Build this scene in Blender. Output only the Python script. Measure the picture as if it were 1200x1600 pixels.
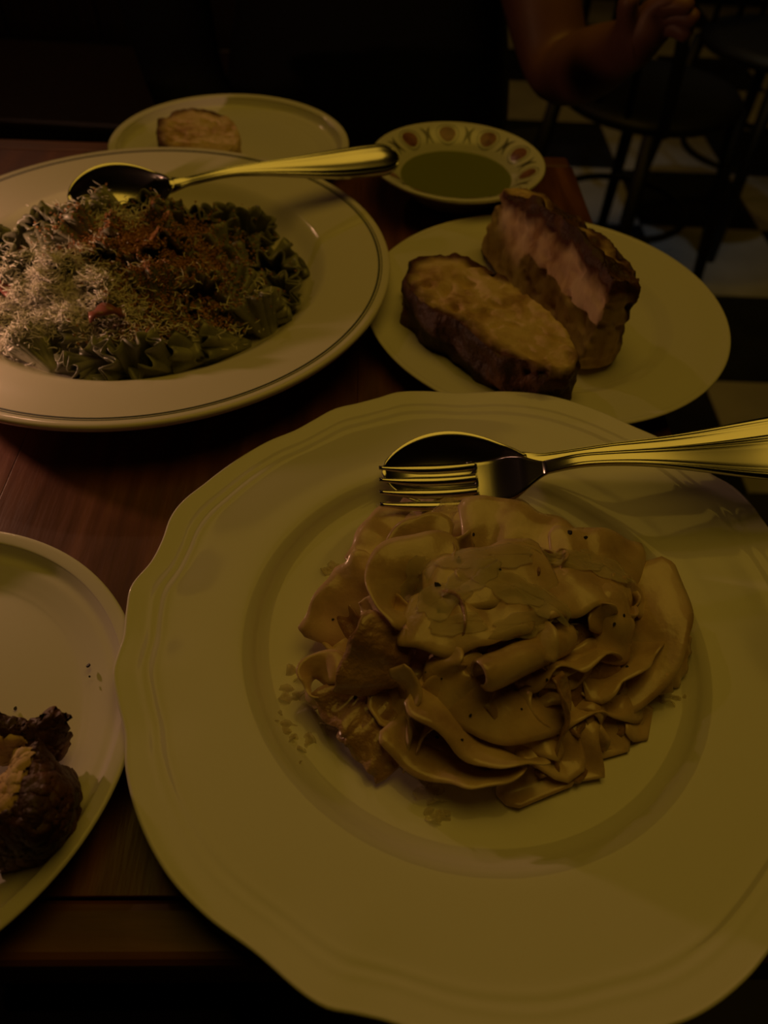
import bpy, bmesh, math, random
from mathutils import Vector, Matrix, noise, kdtree
from mathutils.bvhtree import BVHTree
random.seed(7)
PI = math.pi
scene = bpy.context.scene
for o in list(bpy.data.objects): bpy.data.objects.remove(o, do_unlink=True)
C = scene.collection

# ------------------------------------------------------------------ camera
TZ = 0.75                 # table top height
CH = 0.3036               # lens height above the table top
TH, RO, F = 0.85375886, 0.05705269, 1200.0
_R = Vector((1, 0, 0)); _D = Vector((0, -math.sin(TH), -math.cos(TH))); _F = Vector((0, math.cos(TH), -math.sin(TH)))
_X = _R*math.cos(RO) - _D*math.sin(RO); _Y = -(_R*math.sin(RO) + _D*math.cos(RO)); _Z = -_F
cam = bpy.data.cameras.new('camera'); camo = bpy.data.objects.new('camera', cam); C.objects.link(camo)
M = Matrix((_X, _Y, _Z)).transposed().to_4x4(); M.translation = (0, 0, TZ+CH); camo.matrix_world = M
cam.sensor_fit = 'HORIZONTAL'; cam.sensor_width = 36; cam.lens = 36.0*F/1200.0
cam.clip_start = 0.01; cam.clip_end = 50
cam.dof.use_dof = True; cam.dof.focus_distance = 0.345; cam.dof.aperture_fstop = 11.0
scene.camera = camo
scene.view_settings.view_transform = 'Standard'; scene.view_settings.look = 'None'
scene.view_settings.gamma = 1; scene.view_settings.use_curve_mapping = False
scene.view_settings.exposure = 0.0

# ------------------------------------------------------------------ light
w = bpy.data.worlds.new('room_gloom'); scene.world = w; w.use_nodes = True
w.node_tree.nodes['Background'].inputs[0].default_value = (1.0, 0.62, 0.22, 1)
w.node_tree.nodes['Background'].inputs[1].default_value = 0.004
LAMP_POS = Vector((0.16, 0.68, TZ+1.50))
ld = bpy.data.lights.new('pendant_bulb', 'AREA'); ld.shape = 'DISK'; ld.size = 1.3
ld.color = (1.0, 0.60, 0.058); ld.energy = 3.05
lo = bpy.data.objects.new('pendant_bulb', ld); C.objects.link(lo); lo.location = LAMP_POS
CANDLE = Vector((-0.352, 0.345, TZ))
cd = bpy.data.lights.new('candle_flame_light', 'POINT'); cd.color = (1.0, 0.50, 0.29); cd.energy = 0.78; cd.shadow_soft_size = 0.006
co = bpy.data.objects.new('candle_flame_light', cd); C.objects.link(co); co.location = CANDLE+Vector((0, 0, 0.076))
sd = bpy.data.lights.new('aisle_spot', 'SPOT'); sd.color = (0.75, 0.85, 1.0); sd.energy = 6.0; sd.spot_size = 0.42; sd.spot_blend = 0.8; sd.shadow_soft_size = 0.05
so = bpy.data.objects.new('aisle_spot', sd); C.objects.link(so); so.location = (1.0, 1.6, 2.5)
so.rotation_euler = (Vector((0.68, 2.12, 0))-Vector((1.0, 1.6, 2.5))).to_track_quat('-Z', 'Y').to_euler()
fd = bpy.data.lights.new('aisle_downlight', 'SPOT'); fd.color = (1.0, 0.62, 0.10); fd.energy = 5.0; fd.spot_size = 1.1; fd.spot_blend = 0.6; fd.shadow_soft_size = 0.08
fo = bpy.data.objects.new('aisle_downlight', fd); C.objects.link(fo); fo.location = (1.1, 2.6, 2.55); fo.rotation_euler = (0, 0, 0)

# ------------------------------------------------------------------ helpers
def W(px, py, z):
    """photo pixel + height above the table top -> world point"""
    u, v = px-600.0, py-800.0
    c, s = math.cos(RO), math.sin(RO)
    a = (u*c+v*s)/F; b = (-u*s+v*c)/F
    dy = math.cos(TH)-b*math.sin(TH); dz = -math.sin(TH)-b*math.cos(TH)
    t = (z-CH)/dz
    return Vector((a*t, dy*t, TZ+z))

def mat(name, col, rough=0.5, metal=0.0, **kw):
    m = bpy.data.materials.new(name); m.use_nodes = True
    b = m.node_tree.nodes['Principled BSDF']
    b.inputs['Base Color'].default_value = (*col, 1); b.inputs['Roughness'].default_value = rough; b.inputs['Metallic'].default_value = metal
    for k, v in kw.items(): b.inputs[k.replace('_', ' ')].default_value = v
    return m

def noisy(m, cols, scale=20, detail=5, stretch=(1, 1, 1), bump=0.0, bscale=None, pos=(0.3, 0.7), coord='Object', dist=0.002, rough=None):
    nt = m.node_tree; N = nt.nodes; L = nt.links; b = N['Principled BSDF']
    tc = N.new('ShaderNodeTexCoord'); mp = N.new('ShaderNodeMapping'); mp.inputs['Scale'].default_value = stretch
    L.new(tc.outputs[coord], mp.inputs['Vector'])
    n = N.new('ShaderNodeTexNoise'); n.inputs['Scale'].default_value = scale; n.inputs['Detail'].default_value = detail
    L.new(mp.outputs[0], n.inputs['Vector'])
    r = N.new('ShaderNodeValToRGB'); e = r.color_ramp.elements
    k = len(cols)
    e[0].position = pos[0]; e[0].color = (*cols[0], 1); e[1].position = pos[1]; e[1].color = (*cols[-1], 1)
    for i in range(1, k-1):
        q = e.new(pos[0]+(pos[1]-pos[0])*i/(k-1)); q.color = (*cols[i], 1)
    L.new(n.outputs[0], r.inputs[0]); L.new(r.outputs[0], b.inputs['Base Color'])
    if bump:
        n2 = N.new('ShaderNodeTexNoise'); n2.inputs['Scale'].default_value = bscale or scale*3; n2.inputs['Detail'].default_value = 6
        L.new(mp.outputs[0], n2.inputs['Vector'])
        bm = N.new('ShaderNodeBump'); bm.inputs['Strength'].default_value = bump; bm.inputs['Distance'].default_value = dist
        L.new(n2.outputs[0], bm.inputs['Height']); L.new(bm.outputs[0], b.inputs['Normal'])
    if rough:
        mr = N.new('ShaderNodeMapRange'); mr.inputs['To Min'].default_value = rough[0]; mr.inputs['To Max'].default_value = rough[1]
        L.new(n.outputs[0], mr.inputs['Value']); L.new(mr.outputs[0], b.inputs['Roughness'])
    return m

def obj(name, verts, faces, m, parent=None, smooth=True):
    me = bpy.data.meshes.new(name); me.from_pydata([tuple(v) for v in verts], [], faces); me.validate(); me.update()
    if smooth: me.polygons.foreach_set('use_smooth', [True]*len(me.polygons))
    if m: me.materials.append(m)
    o = bpy.data.objects.new(name, me); C.objects.link(o)
    if parent: o.parent = parent; o.matrix_parent_inverse = Matrix.Identity(4)
    return o

def empty(name, loc=(0, 0, 0)):
    o = bpy.data.objects.new(name, None); o.empty_display_size = 0.02; C.objects.link(o); o.location = loc
    return o

def tag(o, label, cat, group=None, kind=None):
    o['label'] = label; o['category'] = cat
    if group: o['group'] = group
    if kind: o['kind'] = kind
    return o

def loc_to(o, verts):   # world verts -> coordinates local to an unrotated Empty at o.location
    return [Vector(v)-o.location for v in verts]

def catmull(pts, n):
    """resample a polyline (tuples of any length) by Catmull-Rom, n samples"""
    k = len(pts); P = [list(p) for p in pts]
    P = [[2*a-b for a, b in zip(P[0], P[1])]]+P+[[2*a-b for a, b in zip(P[-1], P[-2])]]
    out = []
    for i in range(n):
        t = i/(n-1)*(k-1); j = min(int(t), k-2); t -= j
        p0, p1, p2, p3 = P[j], P[j+1], P[j+2], P[j+3]
        out.append([0.5*((2*b)+(-a+c)*t+(2*a-5*b+4*c-d)*t*t+(-a+3*b-3*c+d)*t**3) for a, b, c, d in zip(p0, p1, p2, p3)])
    return out

def lathe(profile, segs, fn=None):
    """profile: (r,z) list from the axis round to the axis; fn(r,z,theta)->(r,z)"""
    V = []; Fc = []
    for i, (r, z) in enumerate(profile):
        for s in range(segs):
            t = 2*PI*s/segs; rr, zz = fn(r, z, t) if fn else (r, z)
            V.append((rr*math.cos(t), rr*math.sin(t), zz))
    for i in range(len(profile)-1):
        for s in range(segs):
            a = i*segs+s; b = i*segs+(s+1) % segs
            Fc.append((a, b, b+segs, a+segs))
    return V, Fc

def sheet(grid, th):
    """closed thin shell round a grid of points (rows of Vectors)"""
    n, m = len(grid), len(grid[0]); V = []; Fc = []
    top = []; bot = []
    for i in range(n):
        for j in range(m):
            a = grid[min(i+1, n-1)][j]-grid[max(i-1, 0)][j]; b = grid[i][min(j+1, m-1)]-grid[i][max(j-1, 0)]
            nn = a.cross(b)
            nn = nn.normalized() if nn.length > 1e-12 else Vector((0, 0, 1))
            e = 0.45 if j in (0, m-1) or i in (0, n-1) else 1.0
            top.append(grid[i][j]+nn*th*0.5*e); bot.append(grid[i][j]-nn*th*0.5*e)
    V = top+bot; o = n*m
    for i in range(n-1):
        for j in range(m-1):
            a = i*m+j; Fc.append((a, a+1, a+m+1, a+m)); Fc.append((o+a+m, o+a+m+1, o+a+1, o+a))
    for i in range(n-1):
        a = i*m; Fc.append((a, a+m, o+a+m, o+a)); a = i*m+m-1; Fc.append((a+m, a, o+a, o+a+m))
    for j in range(m-1):
        a = j; Fc.append((a+1, a, o+a, o+a+1)); a = (n-1)*m+j; Fc.append((a, a+1, o+a+1, o+a))
    return V, Fc

def tube(pts, rads, segs=10, caps=True):
    V = []; Fc = []; n = len(pts); pts = [Vector(p) for p in pts]
    T0 = (pts[1]-pts[0]).normalized(); up = Vector((0, 0, 1)) if abs(T0.z) < 0.9 else Vector((1, 0, 0))
    s = T0.cross(up).normalized()
    for i, p in enumerate(pts):
        T = (pts[min(i+1, n-1)]-pts[max(i-1, 0)]).normalized()
        s = (s-T*s.dot(T)).normalized(); q = T.cross(s)
        r = rads[i] if isinstance(rads, (list, tuple)) else rads
        for k in range(segs):
            a = 2*PI*k/segs; V.append(p+(s*math.cos(a)+q*math.sin(a))*r)
    for i in range(n-1):
        for k in range(segs):
            a = i*segs+k; b = i*segs+(k+1) % segs; Fc.append((a, b, b+segs, a+segs))
    if caps:
        Fc.append(tuple(range(segs-1, -1, -1))); Fc.append(tuple(range((n-1)*segs, n*segs)))
    return V, Fc

def box_bevel(cx, cy, cz, sx, sy, sz, bev=0.004, seg=3, rot=0.0):
    bm = bmesh.new(); bmesh.ops.create_cube(bm, size=1)
    for v in bm.verts: v.co = Vector((v.co.x*sx, v.co.y*sy, v.co.z*sz))
    if bev: bmesh.ops.bevel(bm, geom=list(bm.edges), offset=bev, segments=seg, profile=0.5, affect='EDGES')
    R = Matrix.Rotation(rot, 3, 'Z'); V = [R @ v.co+Vector((cx, cy, cz)) for v in bm.verts]
    for i, v in enumerate(bm.verts): v.index = i
    Fc = [tuple(v.index for v in f.verts) for f in bm.faces]; bm.free()
    return V, Fc

def smooth(a, b, x):
    t = max(0.0, min(1.0, (x-a)/(b-a))); return t*t*(3-2*t)
def nz(p, s, o=0.0): return noise.noise(Vector((p[0]*s+o, p[1]*s-o, p[2]*s+o*0.7)))

# ------------------------------------------------------------------ materials
M_glaze = mat('ivory_glaze', (0.80, 0.77, 0.70), 0.08, IOR=1.40)
M_glaze2 = mat('cream_glaze', (0.84, 0.79, 0.72), 0.12, IOR=1.42)
M_dipglaze = mat('white_glaze', (0.74, 0.72, 0.66), 0.2)
M_line = mat('green_line_print', (0.075, 0.085, 0.06), 0.25)
M_brownprint = noisy(mat('brown_print', (0.22, 0.085, 0.05), 0.3), [(0.16, 0.05, 0.03), (0.34, 0.15, 0.09)], scale=160)
M_leafprint = mat('sage_print', (0.13, 0.12, 0.07), 0.3)
M_steel = mat('polished_steel', (0.55, 0.53, 0.50), 0.20, 1.0)
M_wood = noisy(mat('stained_wood', (0.1, 0.03, 0.015), 0.42), [(0.050, 0.014, 0.007), (0.115, 0.034, 0.016), (0.20, 0.068, 0.032)], scale=9, detail=8, stretch=(9, 1.0, 9), bump=0.35, bscale=24, pos=(0.28, 0.75), dist=0.0008, rough=(0.28, 0.55))
M_woodx = noisy(mat('stained_wood_crossgrain', (0.1, 0.03, 0.015), 0.45), [(0.06, 0.020, 0.009), (0.12, 0.042, 0.018), (0.17, 0.062, 0.028)], scale=9, detail=8, stretch=(1.0, 9, 9), bump=0.3, bscale=24, pos=(0.28, 0.75), dist=0.0008)
M_darkwood = noisy(mat('dark_wood', (0.03, 0.012, 0.006), 0.5), [(0.010, 0.004, 0.002), (0.022, 0.009, 0.004)], scale=12, stretch=(8, 8, 1))
M_blackwood = mat('black_painted_wood', (0.006, 0.005, 0.004), 0.55)
M_crumb = noisy(mat('bread_crumb', (0.6, 0.42, 0.22), 0.9), [(0.34, 0.18, 0.075), (0.60, 0.40, 0.21), (0.72, 0.53, 0.31)], scale=60, detail=6, stretch=(1, 1, .4), bump=0.9, bscale=130, pos=(0.33, 0.60), dist=0.0016)
M_crust = noisy(mat('bread_crust', (0.08, 0.03, 0.012), 0.55), [(0.026, 0.009, 0.004), (0.075, 0.026, 0.010), (0.22, 0.085, 0.03)], scale=38, detail=6, bump=1.0, bscale=150, pos=(0.30, 0.76), dist=0.003)
def toast(m):
    nt = m.node_tree; N = nt.nodes; L = nt.links; b = N['Principled BSDF']; src = b.inputs['Base Color'].links[0].from_socket
    a = N.new('ShaderNodeAttribute'); a.attribute_name = 'toast'
    n = N.new('ShaderNodeTexNoise'); n.inputs['Scale'].default_value = 70; n.inputs['Detail'].default_value = 4
    tc = N.new('ShaderNodeTexCoord'); L.new(tc.outputs['Object'], n.inputs['Vector'])
    ad = N.new('ShaderNodeMath'); ad.operation = 'MULTIPLY_ADD'; L.new(n.outputs[0], ad.inputs[0]); ad.inputs[1].default_value = 1.1; L.new(a.outputs['Fac'], ad.inputs[2])
    mr = N.new('ShaderNodeMapRange'); mr.inputs['From Min'].default_value = .72; mr.inputs['From Max'].default_value = 1.45; L.new(ad.outputs[0], mr.inputs['Value'])
    mx = N.new('ShaderNodeMixRGB'); L.new(mr.outputs[0], mx.inputs[0]); L.new(src, mx.inputs[1]); mx.inputs[2].default_value = (.10, .035, .012, 1)
    L.new(mx.outputs[0], b.inputs['Base Color'])
toast(M_crumb)
M_crustpale = noisy(mat('bread_skin', (0.3, 0.17, 0.07), 0.7), [(0.26, 0.14, 0.055), (0.46, 0.29, 0.13)], scale=40, bump=0.5, bscale=110)
M_pasta = noisy(mat('egg_pasta', (0.75, 0.55, 0.34), 0.30), [(0.46, 0.29, 0.17), (0.68, 0.48, 0.31), (0.80, 0.61, 0.42)], scale=45, detail=6, bump=0.35, bscale=190, dist=0.0012, rough=(0.14, 0.42))
M_pasta.node_tree.nodes['Principled BSDF'].inputs['Subsurface Weight'].default_value = 0.12
M_pasta.node_tree.nodes['Principled BSDF'].inputs['Subsurface Radius'].default_value = (0.004, 0.0025, 0.0012)
_p = M_pasta.node_tree.nodes['Principled BSDF']; _p.inputs['Coat Weight'].default_value = 0.35; _p.inputs['Coat Roughness'].default_value = 0.12
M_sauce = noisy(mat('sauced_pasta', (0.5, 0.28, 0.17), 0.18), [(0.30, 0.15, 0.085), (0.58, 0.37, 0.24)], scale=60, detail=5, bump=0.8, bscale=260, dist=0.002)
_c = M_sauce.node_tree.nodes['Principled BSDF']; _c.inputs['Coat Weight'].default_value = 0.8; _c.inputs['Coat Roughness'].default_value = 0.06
M_cheese = noisy(mat('melted_cheese', (0.82, 0.74, 0.58), 0.38), [(0.74, 0.60, 0.40), (0.90, 0.82, 0.64)], scale=45, bump=0.3, bscale=200, dist=0.0006)
_b = M_cheese.node_tree.nodes['Principled BSDF']; _b.inputs['Transmission Weight'].default_value = 0.35; _b.inputs['IOR'].default_value = 1.2; _b.inputs['Alpha'].default_value = 0.42
M_grate = mat('grated_cheese', (0.93, 0.89, 0.80), 0.45)
M_pepper = mat('black_pepper', (0.012, 0.008, 0.006), 0.6)
M_spin = noisy(mat('spinach_pasta', (0.2, 0.21, 0.12), 0.34), [(0.13, 0.135, 0.085), (0.26, 0.26, 0.175), (0.40, 0.39, 0.28)], scale=60, bump=0.25, bscale=200, dist=0.0006)
M_crumbs = noisy(mat('toasted_breadcrumb', (0.35, 0.16, 0.06), 0.8), [(0.36, 0.15, 0.06), (0.64, 0.34, 0.16)], scale=150)
M_ham = mat('cured_pork', (0.30, 0.10, 0.08), 0.35)
M_oil = mat('green_olive_oil', (0.20, 0.22, 0.03), 0.08, IOR=1.47)
M_tw = noisy(mat('ivory_floor_tile', (0.55, 0.5, 0.4), 0.45), [(0.42, 0.38, 0.30), (0.60, 0.55, 0.45)], scale=6)
M_tb = noisy(mat('black_floor_tile', (0.02, 0.02, 0.022), 0.4), [(0.012, 0.012, 0.014), (0.03, 0.03, 0.034)], scale=8)
M_grout = mat('grout', (0.04, 0.035, 0.03), 0.9)
M_wall = noisy(mat('dark_plaster', (0.03, 0.018, 0.01), 0.9), [(0.02, 0.012, 0.007), (0.04, 0.024, 0.013)], scale=3)
M_skin = noisy(mat('skin', (0.42, 0.22, 0.14), 0.5), [(0.17, 0.072, 0.042), (0.23, 0.105, 0.062)], scale=18)
M_black = mat('black_cotton', (0.006, 0.006, 0.007), 0.95)
M_denim = mat('dark_trouser_cloth', (0.010, 0.010, 0.013), 0.95)
M_hair = mat('dark_hair', (0.012, 0.008, 0.006), 0.5)
M_leather = noisy(mat('brown_leather', (0.035, 0.016, 0.008), 0.55), [(0.024, 0.011, 0.006), (0.05, 0.024, 0.012)], scale=60, bump=0.4, bscale=200)
M_wax = mat('candle_wax', (0.8, 0.68, 0.5), 0.5)
M_tin = mat('aluminium_cup', (0.6, 0.6, 0.6), 0.35, 1.0)
M_flame = mat('flame', (1, 0.6, 0.3), 0.5); _f = M_flame.node_tree.nodes['Principled BSDF']
_f.inputs['Emission Color'].default_value = (1, 0.55, 0.25, 1); _f.inputs['Emission Strength'].default_value = 6
M_globe = mat('lamp_globe', (1, .8, .7), .4); _g = M_globe.node_tree.nodes['Principled BSDF']
_g.inputs['Emission Color'].default_value = (1, .50, .30, 1); _g.inputs['Emission Strength'].default_value = 75
M_brass = mat('aged_brass', (0.4, 0.25, 0.08), 0.4, 1.0)

# ------------------------------------------------------------------ room
def struct(name, V, Fc, m, parent=None, label=None):
    o = obj(name, V, Fc, m, parent, smooth=False)
    if parent is None:
        o['kind'] = 'structure'
        if label: o['label'] = label
    return o
floor = struct('floor', *box_bevel(0.5, 2.0, -0.026, 6.4, 7.6, 0.04, 0), M_grout, label='black and ivory checkerboard tiled floor of the restaurant')
TS = 0.335; YAW = math.radians(1.6)
tile_me = {}
for k, m in (('w', M_tw), ('b', M_tb)):
    V, Fc = box_bevel(0, 0, 0, TS-0.003, TS-0.003, 0.006, 0.0012, 1)
    me = bpy.data.meshes.new('floor_tile'); me.from_pydata(V, [], Fc); me.materials.append(m); tile_me[k] = me
cY, sY = math.cos(YAW), math.sin(YAW)
for i in range(-5, 5):
    for j in range(-4, 9):
        lx = 0.654+TS*(i+0.5); ly = 2.36+TS*(j+0.5)-0.0
        x = 0.654+(lx-0.654)*cY-(ly-2.36)*sY; y = 2.36+(lx-0.654)*sY+(ly-2.36)*cY
        o = bpy.data.objects.new('floor_tile', tile_me['w' if (i+j) % 2 == 0 else 'b']); C.objects.link(o)
        o.parent = floor; o.location = (x, y, -0.003); o.rotation_euler = (0, 0, YAW)
struct('wall_back', *box_bevel(0.5, 5.85, 1.35, 6.4, 0.1, 2.74, 0), M_wall, label='dark brown back wall of the dim dining room')
struct('wall_left', *box_bevel(-2.75, 2.0, 1.35, 0.1, 7.6, 2.74, 0), M_wall, label='dark brown left wall of the dim dining room')
struct('wall_right', *box_bevel(3.75, 2.0, 1.35, 0.1, 7.6, 2.74, 0), M_wall, label='dark brown right wall of the dim dining room')
struct('wall_front', *box_bevel(0.5, -1.85, 1.35, 6.4, 0.1, 2.74, 0), M_wall, label='dark wall behind the photographer')
struct('ceiling', *box_bevel(0.5, 2.0, 2.75, 6.6, 7.8, 0.1, 0), M_wall, label='dark ceiling of the dining room')

# ------------------------------------------------------------------ table
YT = math.radians(3.1); cT, sT = math.cos(YT), math.sin(YT)
T0 = Vector((0.181, 0.066, TZ))                      # near right corner
def tw(lx, ly, z=0): return Vector((T0.x+lx*cT-ly*sT, T0.y+lx*sT+ly*cT, TZ+z))
TL, TD, EB = 0.74, 0.635, 0.022                       # width, depth, end board
table = empty('dining_table', (tw(-TL/2, TD/2).x, tw(-TL/2, TD/2).y, 0)); table.rotation_euler = (0, 0, YT)
def tpart(name, cx, cy, cz, sx, sy, sz, m, bev=0.003):
    V, Fc = box_bevel(cx, cy, cz, sx, sy, sz, bev, 3); return obj(name, V, Fc, m, table, smooth=False)
nb = 4; bw = TL/nb
for i in range(nb):
    tpart('plank', -TL/2+bw*(i+0.5), 0, TZ-0.016, bw-0.0001, TD-2*EB-0.0003, 0.032, M_wood, 0.0004)
tpart('end_board', 0, -TD/2+EB/2, TZ-0.017, TL, EB, 0.034, M_woodx, 0.0045)
tpart('end_board', 0, TD/2-EB/2, TZ-0.017, TL, EB, 0.034, M_woodx, 0.0045)
tpart('pedestal', 0, 0, 0.375, 0.08, 0.08, 0.69, M_blackwood, 0.006)
tpart('foot_plate', 0, 0, 0.012, 0.44, 0.40, 0.024, M_blackwood, 0.008)
tag(table, 'small stained red-brown wooden dining table crowded with plates of food', 'table')

# ------------------------------------------------------------------ plates
def prof(pts, n=60): return [tuple(p) for p in catmull(pts, n)]
def plate(name, c, top, under, m, label, segs=128, fn=None, n=90, group=None):
    p = [(max(r, 0.0), z) for r, z in prof(top, n)]+[(max(r, 0.0), z) for r, z in under]
    V, Fc = lathe(p, segs, fn)
    o = obj(name, V, Fc, m); o.location = (c[0], c[1], TZ)
    tag(o, label, 'plate' if 'bowl' not in name else 'bowl', group)
    return o

# scalloped big plate: the outline as measured, (angle, radius)
OUT = [(-178.9, .1526), (-173.9, .1512), (-170.2, .1526), (-167.2, .1536), (-162.4, .1520), (-156.9, .1506), (-151.5, .1529), (-144.4, .1546), (-135.4, .1553), (-128.3, .1540), (-120.3, .1520), (-110.6, .1545), (-106.3, .1524), (-102.1, .1514), (-94, .1535), (-84, .1548), (-75, .1535), (-66.3, .1551), (-58.1, .1542), (-50, .152), (-42, .1512), (-33, .1535), (-22, .155), (-10, .1545), (0, .153), (10, .1555), (23.2, .1575), (29.5, .1600), (34, .1606), (38.6, .1585), (48.9, .1600), (55.9, .1590), (63.5, .1597), (73.1, .1597), (81.5, .1572), (91.3, .1532), (100.3, .1548), (105.1, .1553), (109.2, .1536), (113.7, .1528), (119, .1530), (124, .1508), (128.9, .1494), (135, .1506), (141.4, .1512), (151.3, .1523), (157, .1540), (161, .1536), (166, .1508), (171, .1504), (176.6, .1537)]
def rout(t):
    d = math.degrees(t)
    while d > 180: d -= 360
    while d <= -180: d += 360
    n = len(OUT)
    for i in range(n):
        a0, r0 = OUT[i]; a1, r1 = OUT[(i+1) % n]
        if i == n-1: a1 += 360
        dd = d if d >= a0 else d+360
        if a0 <= dd <= a1:
            am, rm = OUT[i-1]; ap, rp = OUT[(i+2) % n]
            u = (dd-a0)/(a1-a0)
            return 0.5*(2*r0+(r1-rm)*u+(2*rm-5*r0+4*r1-rp)*u*u+(-rm+3*r0-3*r1+rp)*u**3)
    return 0.1536
BIG = (0.0436, 0.1850)
def bigfn(r, z, t):
    k = rout(t)/0.1536-1
    s = smooth(0.112, 0.1536, r)
    return r*(1+k*s), z+k*s*0.05*(0.0 if z < 0.004 else 1)
big_top = [(0, .0075), (.04, .0075), (.075, .0076), (.087, .0080), (.0925, .0090), (.096, .0112), (.0985, .0140), (.1015, .0158), (.106, .0166), (.114, .0174), (.125, .0184), (.134, .0192), (.1375, .01975), (.1400, .0198), (.1425, .02035), (.1450, .0206), (.1485, .0213), (.1515, .0219), (.1528, .0222), (.1536, .0217), (.1537, .0208), (.1530, .0201)]
big_un = [(.1500, .0190), (.140, .0168), (.120, .0138), (.104, .0118), (.097, .0060), (.092, .0025), (.090, .0002), (.086, .0002), (.084, .0025), (.05, .003), (0, .003)]
bigp = plate('dinner_plate', BIG, big_top, big_un, M_glaze, 'large ivory dinner plate with scalloped wavy rim under the pappardelle', 360, bigfn, 120)

def simple_plate(name, c, R, rim, well, floor_r, label, m=M_glaze, zw=None):
    zw = zw or rim*0.62
    top = [(0, .005), (floor_r*.6, .005), (floor_r*.92, .0052), (floor_r, .0062), ((floor_r+well)/2, (zw+.006)/2), (well, zw), (well+.004, zw+.0012), ((well+R)/2, (zw+rim)/2+.0012), (R-.006, rim-.0010), (R-.0025, rim-.0001), (R-.0006, rim-.0002), (R, rim-.0012), (R-.0012, rim-.0024)]
    un = [(R-.006, rim-.0042), (well+.003, zw-.003), (floor_r+.001, .0022), (floor_r-.002, .0002), (floor_r-.006, .0002), (floor_r-.008, .002), (0, .002)]
    return plate(name, c, top, un, m, label, 144, None, 80)
breadp = simple_plate('bread_plate', (.0982, .4393), .1185, .017, .083, .074, 'round ivory plate holding two thick bread slices', zw=.0112)
sidep = simple_plate('side_plate', (-.1930, .1250), .1003, .017, .0865, .077, 'ivory side plate with a torn crust at the left edge', zw=.0100)
farp = simple_plate('side_plate', (-.1469, .6539), .0996, .017, .086, .078, 'ivory side plate with one bread slice at the far table edge', zw=.0085)

LB = (-.1663, .4435)
lb_top = [(0, .0075), (.05, .0075), (.080, .0085), (.095, .0115), (.106, .0170), (.1145, .0238), (.1185, .0264), (.122, .0274), (.130, .0284), (.142, .0297), (.152, .0309), (.1570, .0316), (.1595, .0318), (.1611, .0311), (.1615, .0296), (.1608, .0278)]
lb_un = [(.158, .0255), (.148, .0232), (.130, .0225), (.116, .0205), (.104, .0125), (.088, .0040), (.070, .0003), (.065, .0003), (.062, .003), (0, .003)]
lbowl = plate('pasta_bowl', LB, lb_top, lb_un, M_glaze2, 'wide cream pasta bowl with a double green line round its rim', 180, None, 110)
def zprof(P, r):
    for (r0, z0), (r1, z1) in zip(P, P[1:]):
        if r0 <= r <= r1: return z0+(z1-z0)*(r-r0)/(r1-r0)
    return P[-1][1]
LBP = prof(lb_top, 220)
for ra, rb in ((.1535, .1548), (.1556, .1562)):
    V = []; Fc = []; S = 180
    for r in (ra, (ra+rb)/2, rb):
        for s in range(S):
            t = 2*PI*s/S; V.append((r*math.cos(t), r*math.sin(t), zprof(LBP, r)+.00015))
    for i in range(2):
        for s in range(S): a = i*S+s; b = i*S+(s+1) % S; Fc.append((a, b, b+S, a+S))
    obj('rim_line', V, Fc, M_line, lbowl)['label'] = 'thin dark green line on the rim'

DB = (.0423, .6117)
db_top = [(0, .005), (.020, .005), (.032, .0075), (.040, .0125), (.0455, .0185), (.051, .0240), (.058, .0282), (.0650, .0312), (.0680, .0319), (.0691, .0313), (.0692, .0302), (.0685, .0292)]
db_un = [(.064, .0270), (.056, .0235), (.046, .0150), (.038, .0060), (.030, .0003), (.027, .0003), (.025, .002), (0, .002)]
dip = plate('dipping_bowl', DB, db_top, db_un, M_dipglaze, 'small white bowl with brown medallion print, full of green oil', 120, None, 80)
DBP = prof(db_top, 200)
def onbowl(th, r, up=.00018): return Vector((r*math.cos(th), r*math.sin(th), zprof(DBP, r)+up))
def decal(name, th0, r0, shape, m, up, par=None):      # shape: list of rings of (dtheta*r, dr)
    V = []; Fc = []
    rings = len(shape); n = len(shape[0])
    for ring in shape:
        for (u, v) in ring: V.append(onbowl(th0+u/r0, r0+v, up))
    for i in range(rings-1):
        for k in range(n): a = i*n+k; b = i*n+(k+1) % n; Fc.append((a, b, b+n, a+n))
    return obj(name, V, Fc, m, par or dip)
circ = lambda a, b, n=20: [(a*math.cos(2*PI*k/n), b*math.sin(2*PI*k/n)) for k in range(n)]
for k in range(10):
    th = math.radians(97.3+36*k)
    md_ = decal('medallion', th, .0560, [circ(.0001, .0001), circ(.0035, .0035), circ(.0070, .0062)], M_brownprint, .0003)
    decal('medallion_ring', th, .0560, [circ(.0092, .0078), circ(.0097, .0083)], M_leafprint, .0003, md_)
    th2 = th+math.radians(18)
    for sg in (-1, 1):
        V = []; n = 9
        for i in range(n):
            q = i/(n-1)*2-1; wd = .0011*(1-q*q)+.0002; cu = sg*(.0009+.0030*q*q)
            V += [onbowl(th2+(cu-wd)/.056, .056+q*.0070, .0003), onbowl(th2+(cu+wd)/.056, .056+q*.0070, .0003)]
        obj('leaf_motif', V, [(2*i, 2*i+1, 2*i+3, 2*i+2) for i in range(n-1)], M_leafprint, dip)
V, Fc = lathe([(0, .0178), (.030, .0178), (.0430, .0178), (.0444, .0181), (.0446, .0176), (.0375, .0112), (.025, .0066), (0, .0062)], 96)
oil = obj('dipping_oil', V, Fc, M_oil); oil.location = (DB[0], DB[1], TZ)
tag(oil, 'pool of green olive oil inside the small patterned bowl', 'oil')

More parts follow.
